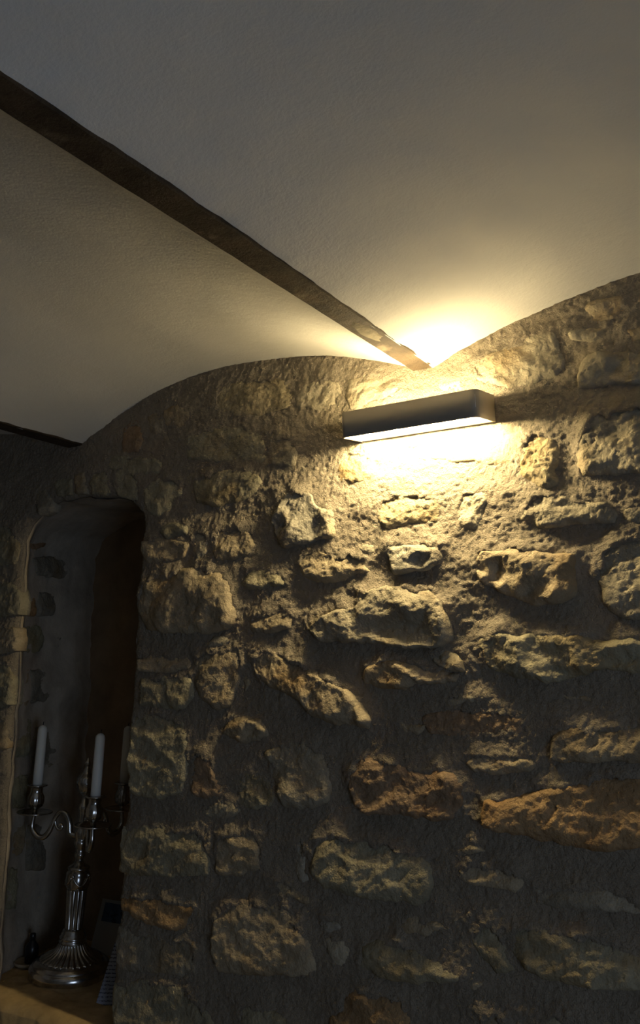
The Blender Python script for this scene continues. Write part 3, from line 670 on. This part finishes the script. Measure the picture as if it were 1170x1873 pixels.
# old plaster smeared on the beam near the wall
pr = random.Random(4)
ring_p = [(-0.6450 + 0.015 * math.cos(a) * pr.uniform(0.75, 1.05), -0.205 + 0.045 * math.sin(a) * pr.uniform(0.8, 1.15)) for a in np.linspace(0, 2 * math.pi, 26)[:-1]]
Vp = [(x, y, SPR - 0.0030) for x, y in ring_p] + [(-0.6450 + (x + 0.6450) * 0.8, -0.205 + (y + 0.205) * 0.85, SPR - 0.0052) for x, y in ring_p]
mesh_obj('plaster_smear', Vp, [(k, (k + 1) % 25, 25 + (k + 1) % 25, 25 + k) for k in range(25)] + [tuple(range(25, 50))],
         mat('plaster_smear', (0.24, 0.205, 0.14), 0.9, var=0.35, var_scale=60, bumps=((120, 0.004, 0.8),)), b_main)
def structure(o, label, cat): return tag(o, label, cat, kind='structure')
structure(box('floor', (-2.7, YB - 0.2, -0.1), (1.4, 0.1, 0), M_FLOOR), 'worn stone floor of the vaulted room', 'floor')
structure(box('wall_left', (-2.8, YB - 0.2, 0), (-2.6, 0.1, 2.6), M_WALL), 'rough plastered wall on the left, outside the picture', 'wall')
WY0, WY1, WZ0, WZ1 = -2.10, -1.20, 0.55, 1.45
bm = bmesh.new()
for lo, hi in (((1.3, YB - .2, 0), (1.5, WY0, 2.6)), ((1.3, WY1, 0), (1.5, 0.1, 2.6)), ((1.3, WY0, 0), (1.5, WY1, WZ0)), ((1.3, WY0, WZ1), (1.5, WY1, 2.6))):
    g = bmesh.ops.create_cube(bm, size=1)['verts']
    for v in g: v.co = Vector([(lo[i] + hi[i]) / 2 + v.co[i] * (hi[i] - lo[i]) for i in range(3)])
structure(bm_obj('wall_right', bm, M_WALL), 'plastered wall with a window on the right, outside the picture', 'wall')
structure(box('wall_front', (-2.7, YB - 0.2, 0), (1.4, YB, 2.6), M_WALL), 'plain plastered wall behind the photographer', 'wall')
win = empty('window_1', (1.36, (WY0 + WY1) / 2, WZ0)); structure(win, 'two-light wooden casement window in the right wall', 'window')
for lo, hi in (((-.02, -.45, 0), (.02, -.41, .9)), ((-.02, .41, 0), (.02, .45, .9)), ((-.05, -.03, 0), (-.03, .03, .9)), ((-.02, -.45, 0), (.02, .45, .04)), ((-.02, -.45, .86), (.02, .45, .9))):
    box('window_frame', lo, hi, M_FRAME, win)
box('slab', (-2.7, YB - 0.2, 2.42 - SPR), (1.4, 0.1, 2.6 - SPR), M_WALL, ceiling)

# ------------------------------------------------------------------ wall lamp (up and down light)
LL, LP, LH = 0.2693, 0.0754, 0.0468
lamp = empty('wall_lamp', (-0.6414, -0.0099, 2.0443))
lamp.rotation_euler = (0.1267, 0.0262, -0.0127)
tag(lamp, 'rectangular taupe metal wall lamp shining up and down on the stone wall', 'wall lamp')
def round_rect(l, p, r, inset=0.0, n=8):
    """open U outline seen from above: back left -> front -> back right (x, y), y negative to the room"""
    x, y = l / 2 - inset, -(p - inset); r = max(r - inset, 0.002); pts = [(-x, 0)]
    for k in range(n + 1):
        a = math.pi + (math.pi / 2) * k / n; pts.append((-x + r + r * math.cos(a), y + r + r * math.sin(a)))
    for k in range(n + 1):
        a = 1.5 * math.pi + (math.pi / 2) * k / n; pts.append((x - r + r * math.cos(a), y + r + r * math.sin(a)))
    pts.append((x, 0)); return pts
def ring(name, outer, inner, z0, z1, m, parent):
    n = len(outer); V = []; Fc = []
    for z in (z0, z1):
        V += [(p[0], p[1], z) for p in outer]; V += [(p[0], p[1], z) for p in inner]
    A, B, C_, D = 0, n, 2 * n, 3 * n
    for k in range(n - 1):
        Fc += [(A + k, A + k + 1, C_ + k + 1, C_ + k), (B + k + 1, B + k, D + k, D + k + 1),
               (A + k + 1, A + k, B + k, B + k + 1), (C_ + k, C_ + k + 1, D + k + 1, D + k)]
    for k in (0, n - 1): Fc.append((A + k, B + k, D + k, C_ + k))
    o = mesh_obj(name, V, Fc, m, parent, smooth=False)
    md = o.data
    for p in md.polygons: p.use_smooth = abs(p.normal.z) < 0.5
    return o
o1, o2 = round_rect(LL, LP, 0.013), round_rect(LL, LP, 0.013, 0.0022)
ring('housing', o1, o2, -LH / 2, LH / 2, M_LAMP, lamp)
ring('reflector', round_rect(LL, LP, 0.013, 0.0023), round_rect(LL, LP, 0.013, 0.0033), -LH / 2 + 0.0012, LH / 2 - 0.0012, M_LAMPIN, lamp)
box('back_plate', (-LL / 2 + 0.003, -0.006, -LH / 2 + 0.001), (LL / 2 - 0.003, 0.004, LH / 2 - 0.001), M_LAMPIN, lamp)
for bx_, by_, bz_, bmt in [(k, -0.036, LH / 2 - 0.0055, M_UP) for k in (-0.092, -0.034, 0.024, 0.090)] + [(k, -0.050, -LH / 2 + 0.0140, M_TUBE) for k in (-0.092, -0.034, 0.024, 0.090)]:
    bmb = bmesh.new(); bmesh.ops.create_uvsphere(bmb, u_segments=18, v_segments=12, radius=0.0105)
    bmesh.ops.translate(bmb, verts=bmb.verts, vec=(bx_, by_, bz_))
    bm_obj('light_bulb', bmb, bmt, lamp, True)
box('panel_carrier', (-LL / 2 + 0.0036, -LP + 0.0036, -LH / 2 + 0.0170), (LL / 2 - 0.0036, -0.006, LH / 2 - 0.0080), M_LAMPIN, lamp)

# ------------------------------------------------------------------ candelabrum in the niche
SILL = 0.8765
CX, CY = -1.708, 0.151
K = 0.00147
cand = empty('candelabrum', (CX, CY, SILL)); tag(cand, 'tarnished silver three-armed candelabrum standing on the niche sill', 'candelabrum')
LEAN = math.radians(2.4)
cand.rotation_euler = (math.radians(-0.6), LEAN, 0)
def zz(z): return z - 0.875
def gad(n, amp, z0, z1):
    return lambda z, a, r: r * (1 + (amp * (abs(math.cos(a * n / 2)) - 0.6) if z0 <= z <= z1 else 0))
lathe('base', [(0, .0), (0, .094), (.003, .0965), (.020, .0965), (.024, .092), (.026, .089), (.028, .090), (.030, .084), (.033, .083), (.034, .078), (.037, .074)], M_SILVER, cand, 72)
lathe('gadrooned_foot', [(.035, .075), (.039, .070), (.043, .062), (.048, .051), (.054, .042), (.062, .035), (.070, .031), (.073, .030)], M_SILVER, cand, 120, mod=gad(30, 0.16, .038, .071))
lathe('collar', [(.072, .030), (.074, .033), (.078, .033), (.080, .030), (.083, .032), (.087, .032), (.089, .028), (.093, .029), (.096, .025), (.101, .026), (.104, .021)], M_SILVER, cand, 48)
lathe('fluted_column', [(.102, .0205), (.106, .0195), (.150, .0210), (.192, .0230), (.198, .0225)], M_SILVER, cand, 96, mod=gad(12, 0.22, .105, .195))
cap = lathe('capital', [(.194, .0235), (.200, .0260), (.212, .0275), (.228, .0270), (.238, .0225), (.241, .0265), (.245, .0265), (.248, .022), (.254, .012), (.262, .009)], M_SILVER, cand, 64,
            mod=lambda z, a, r: r * (1 + (0.10 * (abs(math.sin(a * 2)) - .5) if .199 < z < .230 else 0)))
for q in range(4):
    a0 = q * math.pi / 2 + 0.4
    pts = [(.0285 * math.cos(a0 + t * 1.45), .0285 * math.sin(a0 + t * 1.45), .226 - .020 * math.sin(math.pi * t)) for t in np.linspace(0, 1, 12)]
    tube('swag', pts, .0022, M_SILVER, cap, 6)
    bm = bmesh.new(); bmesh.ops.create_uvsphere(bm, u_segments=12, v_segments=8, radius=.0055)
    bmesh.ops.translate(bm, verts=bm.verts, vec=(.027 * math.cos(a0), .027 * math.sin(a0), .228))
    bm_obj('rosette', bm, M_SILVER, cap, True)
lathe('upper_stem', [(.258, .009), (.264, .008), (.270, .013), (.276, .014), (.281, .010), (.290, .012), (.300, .017), (.306, .017), (.310, .014), (.318, .018), (.330, .018), (.334, .014), (.345, .012),
                     (.372, .011), (.380, .013), (.386, .015), (.392, .013), (.398, .008), (.414, .006)], M_SILVER, cand, 40)
fin = lathe('urn_finial', [(.410, .006), (.416, .008), (.420, .014), (.430, .021), (.440, .024), (.447, .0255), (.450, .023), (.456, .0235), (.460, .020), (.466, .015), (.471, .010), (.476, .0095), (.482, .006), (.486, .005)], M_SILVER, cand, 48,
            mod=lambda z, a, r: r * (1 + (0.08 * (abs(math.cos(a * 6)) - .6) if .415 < z < .438 else 0)))
lathe('finial_knob', [(.484, .004), (.488, .0075), (.492, .0085), (.496, .0075), (.499, .004), (.503, .0035), (.506, .0)], M_SILVER, fin, 20)
right = np.array([0.6474, 0.7621]); toward = np.array([0.7621, -0.6474])
ARMS = []
for ang, dz in ((-80, 0.0), (40, 0.0), (160, 0.0)):
    c, s = math.cos(math.radians(ang)), math.sin(math.radians(ang))
    dirv = right * c - toward * s
    R_ = 0.126
    prof_a = [(.012, .318), (.030, .322), (.034, .345), (.044, .366), (.060, .371), (.073, .354), (.083, .326), (.098, .309), (.116, .312), (.129, .330), (.128, .352), (R_, .362)]
    pts = [(dirv[0] * r, dirv[1] * r, z) for r, z in prof_a]
    sp = catmull(pts, 5)
    arm = tube('arm', sp, [.0064 + .0012 * math.sin(i * .21) for i in range(len(sp))], M_SILVER, cand, 10)
    curl = [(.072, .350), (.068, .338), (.062, .330), (.054, .331), (.052, .338), (.057, .342), (.061, .338)]
    tube('scroll', catmull([(dirv[0] * r, dirv[1] * r, z) for r, z in curl], 4), .0036, M_SILVER, arm, 8)
    px, py = dirv * R_
    lathe('drip_pan', [(.358, .0), (.358, .006), (.361, .020), (.364, .036), (.366, .043), (.368, .044), (.369, .042), (.366, .030), (.364, .010), (.364, .0)], M_SILVER, arm, 36, loc=(px, py, 0))
    lathe('candle_cup', [(.364, .007), (.372, .006), (.376, .010), (.382, .017), (.392, .020), (.404, .0195), (.412, .016), (.417, .0145), (.426, .015), (.429, .018), (.431, .025), (.433, .025), (.433, .014), (.420, .0125)],
          M_SILVER, arm, 48, loc=(px, py, 0), mod=lambda z, a, r: r * (1 + (0.09 * (abs(math.cos(a * 7)) - .6) if .378 < z < .408 else 0)))
    ARMS.append((px, py))
bpy.context.view_layer.update()
MW = cand.matrix_world
for (px, py), label, hgt in zip(ARMS, ('white candle in the near cup of the candelabrum, in front of its stem', 'white candle half hidden by the stone edge of the niche', 'leftmost white candle, on the left arm of the candelabrum'),
                                (.152, .152, .154)):
    c = empty('candle'); c.matrix_world = MW @ Matrix.Translation((px, py, .424))
    tag(c, label, 'candle', 'candles in the candelabrum')
    lathe('wax', [(0, .0), (0, .0118), (.05, .0119), (hgt - .010, .0115), (hgt - .004, .0100), (hgt, .006), (hgt + .002, .0)], M_WAX, c, 28)
    tube('wick', [(0, 0, hgt - .002), (.0005, 0, hgt + .005), (.002, 0, hgt + .010)], .0010, M_WICK, c, 6)

# ------------------------------------------------------------------ small things on the sill
d0 = empty('dish', (-1.842, 0.135, SILL + 0.0005)); tag(d0, 'small pale shallow dish on the niche sill left of the candelabrum', 'dish')
lathe('bowl', [(0, .0), (0, .026), (.003, .034), (.008, .037), (.011, .037), (.010, .033), (.006, .028), (.005, .0)], M_DISH, d0, 36)
b0 = empty('bottle', (-1.838, 0.138, SILL + 0.0062)); tag(b0, 'small dark bottle standing in the pale dish', 'bottle')
lathe('body', [(0, .0), (0, .015), (.002, .0165), (.034, .0165), (.042, .014), (.050, .007), (.053, .0062)], M_BOTTLE, b0, 28)
lathe('cap', [(.052, .0055), (.053, .0075), (.066, .0075), (.068, .006), (.068, 0)], M_BOTTLE, b0, 20)

def sheet(name, o, ex, ey, w, h, t, m, parent):
    o, ex, ey = Vector(o), Vector(ex).normalized(), Vector(ey).normalized(); n = ex.cross(ey).normalized()
    c = [o, o + ex * w, o + ex * w + ey * h, o + ey * h]
    V = c + [p + n * t for p in c]
    return mesh_obj(name, V, [(3, 2, 1, 0), (4, 5, 6, 7), (0, 1, 5, 4), (1, 2, 6, 5), (2, 3, 7, 6), (3, 0, 4, 7)], m, parent, smooth=False)
def frame_on(bl, tl_px, tl_y, w):
    """bottom-left point, top-left given by its pixel at depth y -> orthogonal axes"""
    tl = on_y(tl_px[0], tl_px[1], tl_y); ey = tl - bl; h = np.linalg.norm(ey); ey /= h
    view = bl - CAM; view /= np.linalg.norm(view)
    ex = np.cross(ey, -view); ex[1] *= 0.6; ex -= ey * (ex @ ey); ex /= np.linalg.norm(ex)
    if ex[0] < 0: ex = -ex
    return ex, ey, h
M_PICT = mat('postcard_picture', (0.07, 0.11, 0.18), 0.45, var=0.4, var_scale=60, second=(0.03, 0.03, 0.035), second_scale=55, second_range=(0.55, 0.62))
def print_material():
    m = mat('printed_lines', (0.33, 0.36, 0.44), 0.8)
    nt = m.node_tree; N = nt.nodes; L = nt.links; b = N['Principled BSDF']
    tc = N.new('ShaderNodeTexCoord'); w = N.new('ShaderNodeTexWave'); w.bands_direction = 'Z'; w.inputs['Scale'].default_value = 42
    w.inputs['Distortion'].default_value = 0.0
    L.new(tc.outputs['Object'], w.inputs['Vector'])
    n = N.new('ShaderNodeTexNoise'); n.inputs['Scale'].default_value = 320; L.new(tc.outputs['Object'], n.inputs['Vector'])
    mu = N.new('ShaderNodeMath'); mu.operation = 'MULTIPLY'; L.new(w.outputs['Fac'], mu.inputs[0]); L.new(n.outputs[0], mu.inputs[1])
    gt = N.new('ShaderNodeMath'); gt.operation = 'GREATER_THAN'; gt.inputs[1].default_value = 0.42; L.new(mu.outputs[0], gt.inputs[0])
    x = N.new('ShaderNodeMix'); x.data_type = 'RGBA'; L.new(gt.outputs[0], x.inputs[0])
    x.inputs[6].default_value = (0.36, 0.40, 0.50, 1); x.inputs[7].default_value = (0.08, 0.09, 0.14, 1)
    L.new(x.outputs[2], b.inputs['Base Color'])
    return m
M_PRINT = print_material()
bl = on_z(163, 1744, SILL + 0.004)
ex, ey, h = frame_on(bl, (188, 1643), bl[1] + 0.04, 0.1)
card = empty('postcard', tuple(bl)); tag(card, 'grey postcard with a dark blue picture leaning behind the candelabrum', 'postcard')
bl0 = np.zeros(3)
sheet('sheet', bl0, ex, ey, 0.105, h, 0.0012, M_CARD, card)
nrm = np.cross(ex, ey); nrm /= np.linalg.norm(nrm)
sheet('picture', bl0 + nrm * 0.0013 + ex * 0.010 + ey * h * 0.60, ex, ey, 0.075, h * 0.34, 0.0004, M_PICT, card)
bl = on_z(176, 1834, SILL + 0.006)
ex, ey, h = frame_on(bl, (211, 1722), bl[1] + 0.035, 0.1)
leaf = empty('leaflet', tuple(bl)); tag(leaf, 'bluish printed leaflet propped beside the right edge of the niche', 'leaflet')
sheet('page', bl0, ex, ey, 0.085, h, 0.0008, M_PRINT, leaf)
